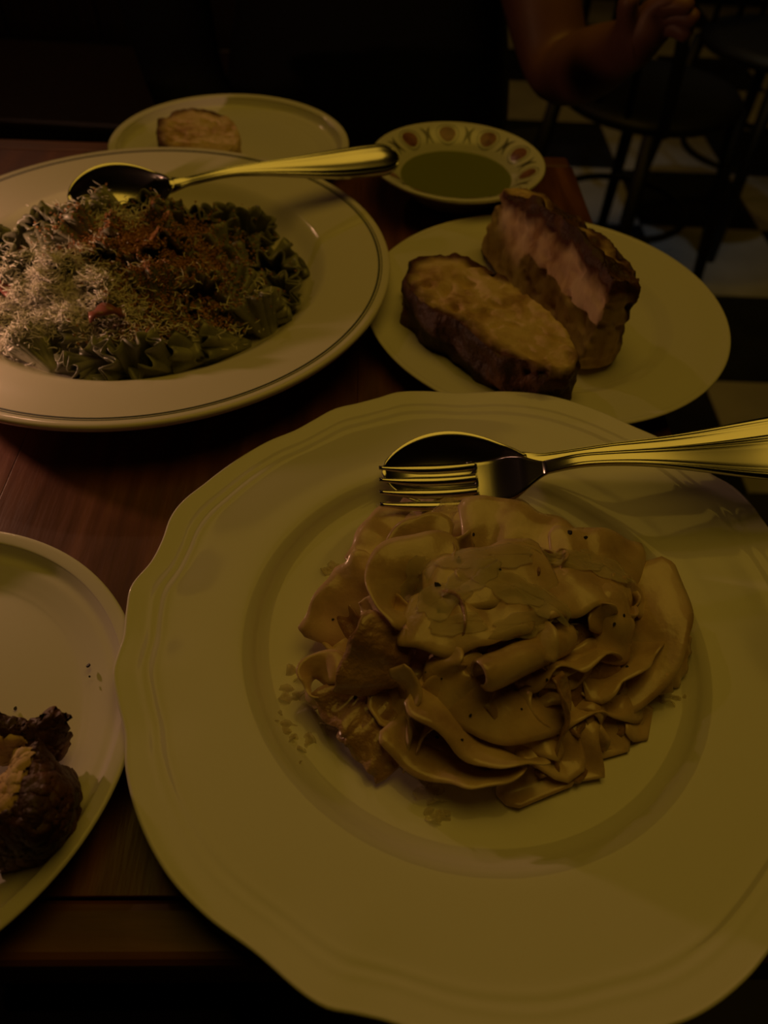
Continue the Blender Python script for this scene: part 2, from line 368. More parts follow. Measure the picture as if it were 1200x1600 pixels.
# ------------------------------------------------------------------ bread
def bread(name, bottom, top, label, crust_fn, sub=26, amp=.0022, seed=1.0, pit=.0022, rounding=.25):
    """bottom/top: matching world polygons; loft, subdivide, roughen, split crumb from crust"""
    n = len(bottom); cb = sum(bottom, Vector())/n; ct = sum(top, Vector())/n
    B = [Vector(p) for p in catmull([tuple(p) for p in bottom]+[tuple(bottom[0])], n*6+1)][:-1]
    T = [Vector(p) for p in catmull([tuple(p) for p in top]+[tuple(top[0])], n*6+1)][:-1]
    N = len(B); rows = []; lay = 12
    for k in (0.02, .2, .4, .6, .8, .94): rows.append(([cb.lerp(p, k) for p in B], 'b'))
    for i in range(lay+1):
        s = i/lay; sw = 1-rounding*.12*(abs(2*s-1)**4)
        rows.append(([(cb.lerp(ct, s)).lerp(b.lerp(t, s), sw) for b, t in zip(B, T)], 's'))
    for k in (.96, .88, .78, .66, .54, .42, .3, .2, .1, .02): rows.append(([ct.lerp(p, k) for p in T], 't'))
    V = []; Fc = []; K = []
    for r, kind in rows: V += r
    for i in range(len(rows)-1):
        for s in range(N):
            a = i*N+s; b = i*N+(s+1) % N; Fc.append((a, b, b+N, a+N)); K.append(i)
    Fc.append(tuple(range(N-1, -1, -1))); K.append(0); Fc.append(tuple(range((len(rows)-1)*N, len(rows)*N))); K.append(len(rows)-1)
    me = bpy.data.meshes.new('tmp'); me.from_pydata([tuple(v) for v in V], [], Fc)
    bm = bmesh.new(); bm.from_mesh(me); bmesh.ops.triangulate(bm, faces=[f for f in bm.faces if len(f.verts) > 4])
    bmesh.ops.subdivide_edges(bm, edges=[e for e in bm.edges if e.calc_length() > .003], cuts=2, use_grid_fill=True)
    bmesh.ops.recalc_face_normals(bm, faces=list(bm.faces)); bm.normal_update()
    fl = min(v.co.z for v in bm.verts)
    crf = {}
    for f in bm.faces: crf[f.index] = False
    bm.faces.index_update(); cr = [crust_fn(f.calc_center_median(), f.normal) for f in bm.faces]
    new = []
    for v in bm.verts:
        iscr = sum(1 for f in v.link_faces if cr[f.index]) > len(v.link_faces)/2
        p = v.co; big_ = nz(p, 60, seed)*amp*(1.8 if iscr else .8)+nz(p, 170, seed)*amp*.5+nz(p, 380, seed)*amp*.25
        if not iscr:
            q = nz(p, 125, seed+9); big_ -= max(0, q-.22)*pit*4
        new.append(p+v.normal*big_)
    for v, p in zip(bm.verts, new): v.co = p; v.co.z = max(v.co.z, fl)
    base = Vector((cb.x, cb.y, fl)); root = empty(name, base); tag(root, label, 'bread')
    bm.verts.index_update()
    cv = [v.co.copy() for v in bm.verts if any(cr[f.index] for f in v.link_faces)]
    kd = kdtree.KDTree(max(1, len(cv)))
    for i, q in enumerate(cv): kd.insert(q, i)
    kd.balance()
    for part, flag, m in (('crumb', False, M_crumb), ('crust', True, M_crust)):
        vm = {}; VV = []; FF = []
        for f in bm.faces:
            if cr[f.index] == flag:
                ids = []
                for v in f.verts:
                    if v.index not in vm: vm[v.index] = len(VV); VV.append(v.co-base)
                    ids.append(vm[v.index])
                FF.append(tuple(ids))
        if not FF: continue
        ob_ = obj(part, VV, FF, m, root)
        if not flag:
            at = ob_.data.attributes.new('toast', 'FLOAT', 'POINT')
            at.data.foreach_set('value', [max(0.0, 1-kd.find(v+base)[2]/.010) for v in VV])
    bm.free(); return root

def above(p, z, dx=0, dy=0): return Vector((p.x+dx, p.y+dy, TZ+z))
# standing slice (right): length along A->B, thickness along A->Cc
A_ = W(904, 577, .012); B_ = W(750, 388, .0125); u_ = (B_-A_).normalized(); t_ = Vector((-u_.y, u_.x, 0)); t_ = -t_ if t_.x < 0 else t_
A_.z = B_.z = TZ+.0092
Lh = (B_-A_).length; th_ = .037
def sp(s, t, z): return A_+u_*(Lh*s)+t_*(th_*t)+Vector((0, 0, z))
bot = [sp(0, 0, 0), sp(.35, 0, 0), (sp(.7, 0, 0)), sp(1.0, .0, .002), sp(1.03, .5, .002), sp(1.0, .95, .002), sp(.6, 1.0, 0), sp(.3, .98, 0), sp(.05, .9, 0), sp(-.01, .45, 0)]
tp = [sp(.03, .30, .060), sp(.35, .30, .066), sp(.7, .26, .060), sp(.97, .22, .047), sp(1.0, .55, .046), sp(.95, .93, .044), sp(.62, 1.02, .050), sp(.34, 1.04, .054), sp(.08, .98, .052), sp(.01, .62, .058)]
def cr1(c, n):
    s = (c-A_).dot(u_)/Lh; z = c.z-A_.z
    hz = .0555+.007*nz(c, 60, 3)+.004*nz(c, 150, 5)-.010*max(0, s-.45)
    if n.dot(t_) > .45 and s > .03: return True
    return z > hz
bread('bread_slice', bot, tp, 'thick bread slice standing upright with a dark crust on top', cr1, seed=2.0, amp=.0030)
# lying slice (left)
tp2 = [W(640, 404, .042), W(690, 392, .043), W(748, 408, .043), W(806, 445, .042), W(860, 490, .041), W(903, 545, .040), W(890, 578, .039), W(820, 566, .040), (W(768, 548, .040)), W(716, 503, .041), W(668, 480, .041), W(632, 440, .041)]
bt2 = [Vector((p.x, p.y, TZ+.0125)) for p in tp2]
cc = sum(bt2, Vector())/12
bt2 = [cc+(p-cc)*1.02 for p in bt2]
def cr2(c, n):
    z = c.z-TZ
    if n.z > .55: return False
    d = (c-cc); side = d.normalized().dot(Vector((-.72, -.45, 0)))
    if z > .034+.005*nz(c, 90, 8) and d.x > .02: return False
    return side > -.55 or d.y < -.01
bread('bread_slice', bt2, tp2, 'bread slice lying flat, cut face up, beside the standing slice', cr2, seed=6.0, amp=.0026)
# slice on the far plate
tp3 = [W(243, 184, .030), W(285, 170, .031), W(330, 172, .031), W(366, 190, .030), W(374, 222, .029), W(340, 240, .029), W(290, 240, .029), W(250, 228, .029)]
bt3 = [Vector((p.x, p.y, TZ+.0062)) for p in tp3]
c3 = sum(bt3, Vector())/8
def cr3(c, n): return n.z < .55 and (c.x-c3.x) < .012
bread('bread_slice', bt3, tp3, 'bread slice with a browned left edge on the far plate', cr3, seed=11.0, amp=.0018)

# torn crust on the side plate
def crust_piece():
    root = empty('bread_crust', W(40, 1260, .006)); tag(root, 'torn dark bread heel lying on the left side plate', 'bread')
    def wl(l): return [tuple(W(a, b, z/1000)) for a, b, z in l]
    def surf(rowsdef, nu, nv, rough, seed):
        rows = [[Vector(p) for p in catmull(wl(r), nu)] for r in rowsdef]
        cols = []
        for i in range(nu): cols.append([Vector(p) for p in catmull([tuple(r[i]) for r in rows], nv)])
        for c in cols:
            for k, p in enumerate(c):
                q = p.copy(); c[k] = q+Vector((nz(q, 60, seed), nz(q, 60, seed+3), nz(q, 60, seed+5)))*rough+Vector((nz(q, 200, seed), nz(q, 200, seed+3), nz(q, 200, seed+5)))*rough*.4+Vector((nz(q, 480, seed), nz(q, 480, seed+3), nz(q, 480, seed+5)))*rough*.3
                c[k].z = max(c[k].z, TZ+.0072); c[k] -= root.location
        return cols
    tear = [(52, 1166, 34), (50, 1200, 37), (32, 1238, 38), (14, 1268, 36), (-4, 1300, 32), (-30, 1335, 26)]
    o1 = [(66, 1180, 30), (76, 1215, 35), (62, 1258, 37), (46, 1290, 35), (24, 1316, 29), (-16, 1340, 20)]
    o2 = [(86, 1198, 20), (99, 1228, 27), (92, 1266, 30), (84, 1300, 28), (54, 1330, 20), (-4, 1342, 12)]
    o3 = [(98, 1206, 9), (112, 1232, 10), (107, 1264, 10), (111, 1298, 9), (70, 1342, 8), (0, 1344, 7)]
    V, Fc = sheet(surf([tear, o1, o2, o3], 90, 56, .0030, 4), .006); obj('crust', V, Fc, M_crust, root)
    i1 = [(40, 1170, 34), (26, 1200, 36), (10, 1224, 36), (-6, 1248, 34), (-24, 1280, 31), (-50, 1310, 26)]
    i2 = [(30, 1182, 18), (16, 1206, 18), (2, 1226, 18), (-14, 1250, 16), (-32, 1282, 14), (-56, 1312, 12)]
    V, Fc = sheet(surf([tear, i1, i2], 90, 40, .0028, 9), .005); obj('crumb', V, Fc, M_crumb, root)
    f0 = [(-22, 1126, 30), (8, 1134, 29), (34, 1132, 29), (60, 1126, 31), (82, 1116, 32), (100, 1112, 30)]
    f1 = [(-22, 1150, 22), (8, 1156, 22), (34, 1152, 23), (62, 1150, 24), (86, 1138, 26), (103, 1126, 26)]
    f2 = [(-22, 1176, 12), (8, 1180, 12), (36, 1176, 13), (64, 1182, 12), (80, 1176, 11), (94, 1158, 11)]
    V, Fc = sheet(surf([f0, f1, f2], 90, 40, .0030, 14), .006); obj('torn_flap', V, Fc, M_crust, root)
    g1 = [(-24, 1140, 28), (4, 1147, 27), (26, 1146, 27), (46, 1150, 26)]
    g2 = [(-24, 1185, 10), (4, 1190, 10), (26, 1186, 10), (44, 1180, 11)]
    V, Fc = sheet(surf([g1, g2], 60, 30, .0028, 19), .007); obj('inner_crumb', V, Fc, M_crumb, root)
crust_piece()

# ------------------------------------------------------------------ cutlery
def handle_grid(x0, L, wf, zf, th=.0026, n=70, crown=.10):
    """handle with a double thread border, local x along, y across"""
    ys = [-1, -.93, -.84, -.76, -.69, -.62, -.55, -.3, 0, .3, .55, .62, .69, .76, .84, .93, 1]
    hs = [-.55, .35, .75, .35, .05, .42, .10, .02, 0, .02, .10, .42, .05, .35, .75, .35, -.55]
    V = []; Fc = []; m = len(ys)
    for i in range(n):
        x = x0+(L-x0)*i/(n-1); hw = wf(x); z = zf(x); rel = .0011*smooth(.0, .02, x-x0)
        for y, h in zip(ys, hs): V.append((x, y*hw, z+th*.5+h*rel+crown*hw*(1-y*y)))
        for y in (.96, .6, 0, -.6, -.96): V.append((x, y*hw, z-th*(.5 if abs(y) < .9 else .25)))
    m2 = m+5
    for i in range(n-1):
        for k in range(m2):
            a = i*m2+k; b = i*m2+(k+1) % m2; Fc.append((a, a+m2, b+m2, b))
    Fc.append(tuple(range(m2))); Fc.append(tuple(range((n-1)*m2+m2-1, (n-1)*m2-1, -1)))
    return V, Fc
def endw(x, L, wmax, w0, xn):
    s = smooth(xn, L-.022, x); wv = w0+(wmax-w0)*(s**1.5)
    e = max(0.0, (x-(L-.016))/.016)
    return max(.0006, wv*math.sqrt(max(0.0, 1-e*e)) if e > 0 else wv)
def spoon(name, A, Bp, roll, label, L, bowl_l=.070, bowl_w=.022, depth=.0095, arch=.010, tail=.0, wmax=.0115, crown=.10):
    root = empty(name, A); tag(root, label, 'spoon')
    X = (Bp-A).normalized(); Yv = Vector((0, 0, 1)).cross(X).normalized(); Zv = X.cross(Yv)
    R = Matrix((X, Yv, Zv)).transposed() @ Matrix.Rotation(roll, 3, 'X')
    zf = lambda x: .0015+arch*smooth(bowl_l*.86, bowl_l*1.65, x)-arch*.9*smooth(bowl_l*1.5, L*.85, x)+tail*smooth(L*.6, L, x)
    g = []; n = 34; m = 19
    for i in range(n):
        s = i/(n-1); e = math.sin(PI*min(1, s*.985+.004))**.62*(1.04-.30*s) if s < .5 else math.sin(PI*min(1, s*.985+.004))**.70*(1.04-.30*s)
        hw = max(bowl_w*e, .0026 if s > .9 else .0008)
        row = []
        for j in range(m):
            y = (j/(m-1)*2-1)
            dz = -depth*(1-abs(y)**2.2)*(math.sin(PI*s**.92)**.8)
            row.append(R @ Vector((s*bowl_l, y*hw, .0015+.004*(s-.5)**2+dz+arch*.35*smooth(.82, 1, s))))
        g.append(row)
    V, Fc = sheet(g, .0016); obj('spoon_bowl', V, Fc, M_steel, root)
    V, Fc = handle_grid(bowl_l*.93, L, lambda x: endw(x, L, wmax, .0030, bowl_l*1.15)+.0026*(1-smooth(bowl_l*.93, bowl_l*1.15, x)), zf, crown=crown)
    obj('handle', [R @ Vector(v) for v in V], Fc, M_steel, root)
    return root
def fork(name, A, Bp, roll, label, L):
    root = empty(name, A); tag(root, label, 'fork')
    X = (Bp-A).normalized(); Yv = Vector((0, 0, 1)).cross(X).normalized(); Zv = X.cross(Yv)
    R = Matrix((X, Yv, Zv)).transposed() @ Matrix.Rotation(roll, 3, 'X')
    tl, hl = .045, .070
    zh = lambda x: .006*((min(x, .070)-.035)/.035)**2-.006+.011*smooth(.055, .10, x)-.010*smooth(.10, L*.85, x)
    g = []; n = 22
    for i in range(n):
        s = i/(n-1); x = tl+s*(hl+.012-tl)
        hw = .0125*(1-smooth(.45, 1.0, s))+.0032*smooth(.45, 1.0, s)
        g.append([R @ Vector((x+(.0022*math.cos(y*PI*1.5*2) if i == 0 else 0), y*hw, zh(x)+.0012*y*y*(1-s))) for y in [q/8-1 for q in range(17)]])
    V, Fc = sheet(g, .0019); hd = obj('head', V, Fc, M_steel, root)
    for k in range(4):
        y0 = (-1.5+k)*.0070
        g = []
        V = []; Fc = []; n = 20
        for i in range(n):
            s = i/(n-1); x = s*(tl+.002); r = .0010+.0015*smooth(0, .45, s)
            for q in range(8):
                a = 2*PI*q/8; V.append(R @ Vector((x, y0*(.97+.03*s)+r*1.15*math.cos(a), zh(x)+r*.8*math.sin(a))))
        for i in range(n-1):
            for q in range(8): a = i*8+q; b = i*8+(q+1) % 8; Fc.append((a, b, b+8, a+8))
        Fc.append(tuple(range(7, -1, -1)))
        obj('tine', V, Fc, M_steel, hd)
    V, Fc = handle_grid(.078, L, lambda x: endw(x, L, .0138, .0034, .088), zh)
    obj('handle', [R @ Vector(v) for v in V], Fc, M_steel, root)
    return root
spoon('serving_spoon', W(107, 312, .054), W(604, 252, .050), math.radians(34), 'steel spoon resting across the pasta bowl with its handle over the rim', .230, .068, .0235, .010, .008, .0, .0125, .38)
sA = W(597, 741, .022); sB = W(1270, 692, .046)
spoon('table_spoon', sA, sB, math.radians(16), 'steel spoon lying underneath the fork on the scalloped plate', .232, .073, .0240, .010, .006, .004, .0145)
fA = W(593, 759, .030); fB = W(1270, 713, .056)
fork('dinner_fork', fA, fB, math.radians(14), 'steel dinner fork nested on top of a spoon on the scalloped plate', .230)

# ------------------------------------------------------------------ pappardelle
def ribbon(name, pts, width, label, m=None, group=None, curl=.5, th=.0014, world=False, wob=1.0, cat='pasta', n=44, taper=(1, 1)):
    """pts: (px, py, z mm above table, roll degrees)"""
    if not world: P = [(*W(p[0], p[1], p[2]/1000.0), math.radians(p[3])) for p in pts]
    else: P = pts
    S = catmull(P, n); mm = 11; g = []
    c0 = Vector(S[n//2][:3]); sd_ = random.uniform(0, 50)
    for i, (x, y, z, rl) in enumerate(S):
        p = Vector((x, y, z)); T = (Vector(S[min(i+1, n-1)][:3])-Vector(S[max(i-1, 0)][:3])).normalized()
        s = T.cross(Vector((0, 0, 1)))
        s = s.normalized() if s.length > .05 else Vector((1, 0, 0))
        s = Matrix.Rotation(rl, 3, T) @ s; nn = s.cross(T)
        f = i/(n-1); wd = width*(taper[0]+(taper[1]-taper[0])*f)*(1+.08*nz((f*4, 0, 0), 1, sd_))
        if f < .06: wd *= .75+.25*f/.06
        if f > .94: wd *= .75+.25*(1-f)/.06
        cu = curl if not callable(curl) else curl(f)
        cu = cu if abs(cu) > .01 else .01
        row = []
        for j in range(mm):
            q = j/(mm-1)*2-1
            a = q*cu
            off = s*(wd*.5*math.sin(a)/cu)-nn*(wd*.5*(1-math.cos(a))/cu)
            off += nn*(.0016*wob*abs(q)*q*math.sin(f*11+sd_+q*1.2))+nn*(.0009*wob*math.sin(f*17+sd_*2))+s*(.0007*wob*math.sin(f*23+sd_)*abs(q)*q)
            v = p+off+nn*nz(p+off, 110, sd_)*.0009*wob
            v.z = max(v.z, TZ+.0088); row.append(v-c0)
        g.append(row)
    V, Fc = sheet(g, th); o = obj(name, V, Fc, m or M_pasta); o.location = c0
    RIB.append(o); tag(o, label, cat, group); return o
RIB = []
PC = Vector((.052, .186, 0)); PA, PB = .074, .058
def mound(x, y):
    r2 = ((x-PC.x)/PA)**2+((y-PC.y)/PB)**2
    return .010+.034*max(0, 1-r2)**.65
random.seed(21)
GR = 'broad pasta ribbons tangled in the pile'
for i in range(46):
    while True:
        a, b = random.uniform(-1, 1), random.uniform(-1, 1)
        if a*a+b*b < .85: break
    x, y = PC.x+a*PA*.86, PC.y+b*PB*.86
    d = random.uniform(0, 2*PI); k = random.uniform(-30, 30); P = []
    st = random.uniform(.010, .013); lay = random.choice((.25, .45, .7))
    for s in range(6):
        r2 = ((x-PC.x)/PA)**2+((y-PC.y)/PB)**2
        if r2 > .86: d = math.atan2(PC.y-y, PC.x-x)+random.uniform(-.9, .9)
        z = TZ+.0105+(mound(x, y)-.011)*lay+random.uniform(-.002, .003)
        P.append((x, y, z, math.radians(random.uniform(-60, 60))))
        x += st*math.cos(d); y += st*math.sin(d); d += k*st+random.uniform(-.35, .35)
    ribbon('pasta_ribbon', P, random.uniform(.015, .021), 'glossy beige pasta ribbon buried low in the %s of the pappardelle pile' % ('left side' if a < -.4 else 'right side' if a > .4 else 'front' if b < 0 else 'rear'), None, GR, random.choice((.25, .4, .6, -.3)), world=True, n=30)

HR = [
 # pts, width, label, material, curl
 ([(895, 978, 41, 0), (855, 998, 44, 4), (818, 1014, 47, 6), (785, 1028, 49, 8), (752, 1040, 51, 8)], .030, 'pasta ribbon rolled into a tube with its open end facing the viewer', M_pasta, 2.5),
 ([(920, 900, 40, -10), (958, 925, 43, -14), (968, 962, 41, -16), (958, 1002, 34, -14), (948, 1036, 27, -10)], .027, 'pasta ribbon arching down over a dark hollow at the right', M_pasta, 1.25),
 ([(1000, 880, 30, 18), (1030, 940, 30, 20), (1026, 1000, 25, 22), (985, 1062, 17, 20), (930, 1085, 12, 10)], .026, 'broad pasta ribbon hanging at the far right of the pile', M_pasta, .8),
 ([(1050, 985, 16, 30), (1048, 1025, 15, 20), (1030, 1060, 12, 10)], .018, 'short pasta ribbon end at the rightmost tip of the pile', M_pasta, 1.2),
 ([(650, 1070, 34, -20), (690, 1100, 31, -24), (735, 1140, 25, -30), (775, 1170, 20, -44), (812, 1186, 17, -70), (826, 1194, 15, -96)], .028, 'wide pasta ribbon sweeping down to a curled edge at the front', M_pasta, .55),
 ([(620, 1120, 20, -12), (660, 1160, 18, -18), (715, 1190, 15, -30), (765, 1206, 14, -52), (812, 1200, 14, -80)], .028, 'lowest pasta ribbon folded along the front of the pile', M_pasta, .5),
 ([(770, 1110, 24, 4), (800, 1150, 18, 2), (828, 1195, 12, 0), (852, 1246, 9.6, 0)], .032, 'flat pasta sheet ending in a point towards the front', M_pasta, .2),
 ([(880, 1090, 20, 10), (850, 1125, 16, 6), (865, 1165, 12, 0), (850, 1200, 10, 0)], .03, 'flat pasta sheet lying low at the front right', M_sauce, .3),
 ([(700, 1040, 40, 24), (720, 1070, 37, 20), (765, 1105, 31, 14), (820, 1108, 26, 4), (875, 1082, 22, -6)], .026, 'pasta ribbon curving below the rolled tube', M_pasta, .9),
 ([(700, 1010, 42, 40), (690, 1045, 40, 40), (712, 1080, 36, 36), (760, 1110, 30, 30)], .018, 'narrow pasta ribbon descending left of the rolled tube', M_pasta, .7),
 ([(560, 1050, 26, -10), (515, 1042, 25, -20), (484, 1055, 21, -60), (487, 1085, 17, -92), (500, 1106, 14, -100)], .014, 'thin pasta ribbon looping at the far left of the pile', M_pasta, .5),
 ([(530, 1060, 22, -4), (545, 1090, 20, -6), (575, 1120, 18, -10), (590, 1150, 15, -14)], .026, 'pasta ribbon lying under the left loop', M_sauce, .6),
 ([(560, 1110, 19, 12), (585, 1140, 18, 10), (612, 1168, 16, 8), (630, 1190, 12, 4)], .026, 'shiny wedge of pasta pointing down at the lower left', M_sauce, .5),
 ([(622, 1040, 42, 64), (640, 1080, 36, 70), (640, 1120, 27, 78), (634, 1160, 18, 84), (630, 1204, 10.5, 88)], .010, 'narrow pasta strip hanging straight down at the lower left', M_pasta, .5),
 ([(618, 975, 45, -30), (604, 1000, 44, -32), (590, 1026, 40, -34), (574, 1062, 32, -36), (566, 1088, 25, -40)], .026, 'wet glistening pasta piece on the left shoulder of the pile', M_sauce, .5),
 ([(600, 885, 34, -24), (570, 920, 28, -26), (535, 960, 21, -28), (515, 1010, 14, -30)], .030, 'broad pasta sheet sloping down the left side', M_pasta, .4),
 ([(560, 960, 22, -30), (530, 985, 16, -24), (512, 1000, 12, -14)], .022, 'short darker pasta flap at the left side', M_sauce, .5),
 ([(640, 800, 20, -8), (605, 830, 20, -12), (585, 870, 19, -16), (580, 900, 18, -20)], .024, 'pasta ribbon beneath the fork tines at the upper left', M_pasta, .5),
 ([(735, 790, 22, 10), (700, 780, 22, 14), (660, 790, 21, 20), (630, 815, 20, 20)], .022, 'pasta ribbon running under the fork head', M_pasta, .6),
 ([(705, 840, 42, -24), (670, 832, 43, -34), (640, 846, 42, -46), (624, 876, 40, -50), (630, 905, 38, -52)], .018, 'smooth pasta ribbon bent over at the top left', M_pasta, .7),
 ([(720, 870, 48, -10), (670, 872, 48, -18), (625, 888, 47, -34), (604, 918, 45, -50), (612, 950, 43, -58), (640, 968, 42, -40)], .026, 'looped pasta ribbon with an open fold at the upper left', M_pasta, .9),
 ([(630, 960, 45, 4), (690, 975, 47, 6), (750, 960, 49, 2), (820, 940, 49, -4)], .026, 'cheese-coated pasta ribbon crossing the centre of the pile', M_pasta, .6),
 ([(660, 910, 48, 0), (720, 905, 51, 4), (790, 890, 52, 6), (860, 880, 48, 8)], .028, 'pasta ribbon draped over the crown of the pile', M_pasta, .6),
 ([(720, 820, 40, 16), (780, 815, 42, 14), (840, 835, 42, 10), (900, 865, 40, 6)], .027, 'pasta ribbon behind the crown near the fork', M_pasta, .7),
 ([(860, 860, 43, 8), (910, 862, 43, 12), (960, 870, 38, 16), (1005, 895, 30, 20)], .026, 'pasta ribbon with a dark browned edge at the upper right', M_pasta, .6),
 ([(830, 930, 47, -8), (880, 920, 47, -6), (930, 905, 44, 0), (980, 905, 37, 8)], .026, 'pasta ribbon spread across the right of the crown', M_pasta, .6),
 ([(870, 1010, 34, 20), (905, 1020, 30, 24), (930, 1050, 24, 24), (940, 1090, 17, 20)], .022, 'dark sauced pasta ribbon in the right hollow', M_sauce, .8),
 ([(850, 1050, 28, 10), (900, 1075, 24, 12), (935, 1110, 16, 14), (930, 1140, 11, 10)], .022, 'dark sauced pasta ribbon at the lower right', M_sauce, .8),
 ([(620, 790, 15, 0), (690, 800, 26, 8), (760, 800, 28, 4), (830, 808, 26, 0)], .026, 'pasta ribbon lying along the rear of the pile', M_pasta, .5),
]
random.seed(77)
for i in range(13):
    a = random.uniform(0, 2*PI); rr = random.uniform(.35, .92)
    x, y = PC.x+PA*rr*math.cos(a), PC.y+PB*rr*math.sin(a); d = random.uniform(0, 2*PI); k = random.uniform(-90, 90); P = []
    r0 = random.uniform(-70, 70); dr_ = random.uniform(-35, 35)
    for s_ in range(5):
        P.append((x, y, TZ+mound(x, y)+.003+random.uniform(-.003, .003), math.radians(r0+dr_*s_)))
        x += .0085*math.cos(d); y += .0085*math.sin(d); d += k*.0085
    ribbon('pasta_ribbon', P, random.uniform(.009, .015), 'short curled pasta scrap lying on the surface of the pappardelle pile', random.choice((M_pasta, M_sauce)), 'pasta scraps on the pile', random.choice((.3, .8, -.5)), world=True, n=30)
for pts, wd, lab, m, cu in HR: ribbon('pasta_ribbon', pts, wd, lab, m, GR, cu*.42 if cu < 1.1 else cu, wob=.7 if cu < 2 else .15)

def bvh_of(objs):
    V = []; Fc = []
    for o in objs:
        b = len(V); M_ = o.matrix_basis; V += [M_ @ v.co for v in o.data.vertices]; Fc += [tuple(b+i for i in p.vertices) for p in o.data.polygons]
    return BVHTree.FromPolygons(V, Fc)
PB_ = bvh_of(RIB)
EYE = Vector((0, 0, TZ+CH))
def cast(px, py, z, tree, off=.0004):
    p = W(px, py, z); d = (p-EYE).normalized(); h = tree.ray_cast(EYE, d)
    return (h[0]-d*off) if h[0] else p
def film(px, py, r, asp, seed, ang, th=.00012):
    c = cast(px, py, .045, PB_); n, k = 40, 12; H = []
    for i in range(n):
        a = 2*PI*i/n; row = []
        for j in range(k):
            f = .03+.97*j/(k-1)
            rr = r*f*(1+.45*noise.noise(Vector((math.cos(a)*1.4, math.sin(a)*1.4, seed)))+.22*noise.noise(Vector((math.cos(a)*3, math.sin(a)*3, seed+7))))
            x, y = math.cos(a)*rr*asp, math.sin(a)*rr/asp
            x, y = x*math.cos(ang)-y*math.sin(ang)+c.x, x*math.sin(ang)+y*math.cos(ang)+c.y
            h = PB_.ray_cast(Vector((x, y, TZ+.12)), Vector((0, 0, -1)))
            z = h[0].z if h[0] else TZ+.010
            row.append([x, y, max(z, c.z-.010)])
        H.append(row)
    for _ in range(9):
        Z = [[sum(H[(i+di) % n][min(max(j+dj, 0), k-1)][2] for di, dj in ((0, 0), (1, 0), (-1, 0), (0, 1), (0, -1)))/5 for j in range(k)] for i in range(n)]
        for i in range(n):
            for j in range(k): H[i][j][2] = max(Z[i][j], H[i][j][2]-.0002)
    g = [[Vector((p[0], p[1], p[2]+.0007))-c for p in H[i % n]] for i in range(n+1)]
    V, Fc = sheet(g, th); o = obj('cheese_shaving', V, Fc, M_cheese); o.location = c; return o
def flake(px, py, z, r, label, m, grp, cat, seed, tilt=(0, 0), asp=1.0, drape=None, th=.0011, name='cheese_shaving'):
    c = W(px, py, z/1000); n, k = 26, 8; g = []
    R = Matrix.Rotation(tilt[0], 3, 'X') @ Matrix.Rotation(tilt[1], 3, 'Y')
    for i in range(n+1):
        a = 2*PI*i/n; row = []
        for j in range(k):
            f = .02+.98*j/(k-1)
            rr = r*f*(1+.38*noise.noise(Vector((math.cos(a)*1.3, math.sin(a)*1.3, seed)))+.16*noise.noise(Vector((math.cos(a)*4, math.sin(a)*4, seed+7))))
            p = Vector((math.cos(a)*rr*asp, math.sin(a)*rr/asp, .0022*math.sin(a*3+seed)*f*f+.0025*nz((math.cos(a)*f, math.sin(a)*f, 0), 2.0, seed)))
            p = R @ p
            if drape: p.z = drape(c.x+p.x, c.y+p.y)-z/1000+.0006*math.sin(a*5+seed)
            row.append(p)
        g.append(row)
    V, Fc = sheet(g, th); o = obj(name, V, Fc, m); o.location = c; tag(o, label, cat, grp); return o
GC = 'cheese shavings melting on the pappardelle'
for i, (px, py, r, asp, ang, lab) in enumerate([
    (765, 868, .012, 1.7, .15, 'long veil of melted cheese over the crown of the pappardelle'),
    (735, 905, .009, 1.4, .7, 'melted cheese patch in the middle of the crown'),
    (690, 935, .009, 1.3, .5, 'melted cheese patch left of the crown beside the looped ribbon'),
    (800, 915, .010, 1.5, -.3, 'melted cheese patch just right of the middle of the crown'),
    (850, 940, .009, 1.3, -.6, 'melted cheese patch right of the crown above the rolled tube'),
    (880, 868, .010, 1.8, -.1, 'melted cheese strip along the upper right of the pappardelle'),
    (945, 885, .009, 1.5, -.5, 'melted cheese patch at the far upper right of the pappardelle'),
    (655, 900, .007, 1.3, .9, 'small melted cheese patch at the upper left fold of the pappardelle'),
    (815, 975, .008, 1.7, .3, 'melted cheese strip lying on top of the rolled pasta tube'),
    (715, 975, .007, 1.6, .1, 'narrow cheese shaving just above the rolled pasta tube')]):
    tag(film(px, py, r, asp, i*3.7+1, ang), lab, 'cheese', GC)
flake(700, 795, 36, .006, 'small upright cheese shard beside the fork head', M_cheese, GC, 'cheese', 44, (.9, .5), 1.2)
for i, (px, py, r) in enumerate([(518, 890, .0045), (470, 1050, .006), (455, 1085, .005), (440, 1145, .006), (470, 1160, .005), (450, 1190, .004), (672, 1240, .005), (682, 1275, .004), (520, 1130, .004), (430, 1120, .003), (1050, 1090, .005)]):
    flake(px, py, 8.4, r, 'thin smear of cheese and sauce on the plate beside the pappardelle', M_cheese, 'sauce smears on the scalloped plate', 'sauce', 60+i*2.3, (0, 0), 1.2, None, .0004, 'sauce_smear')

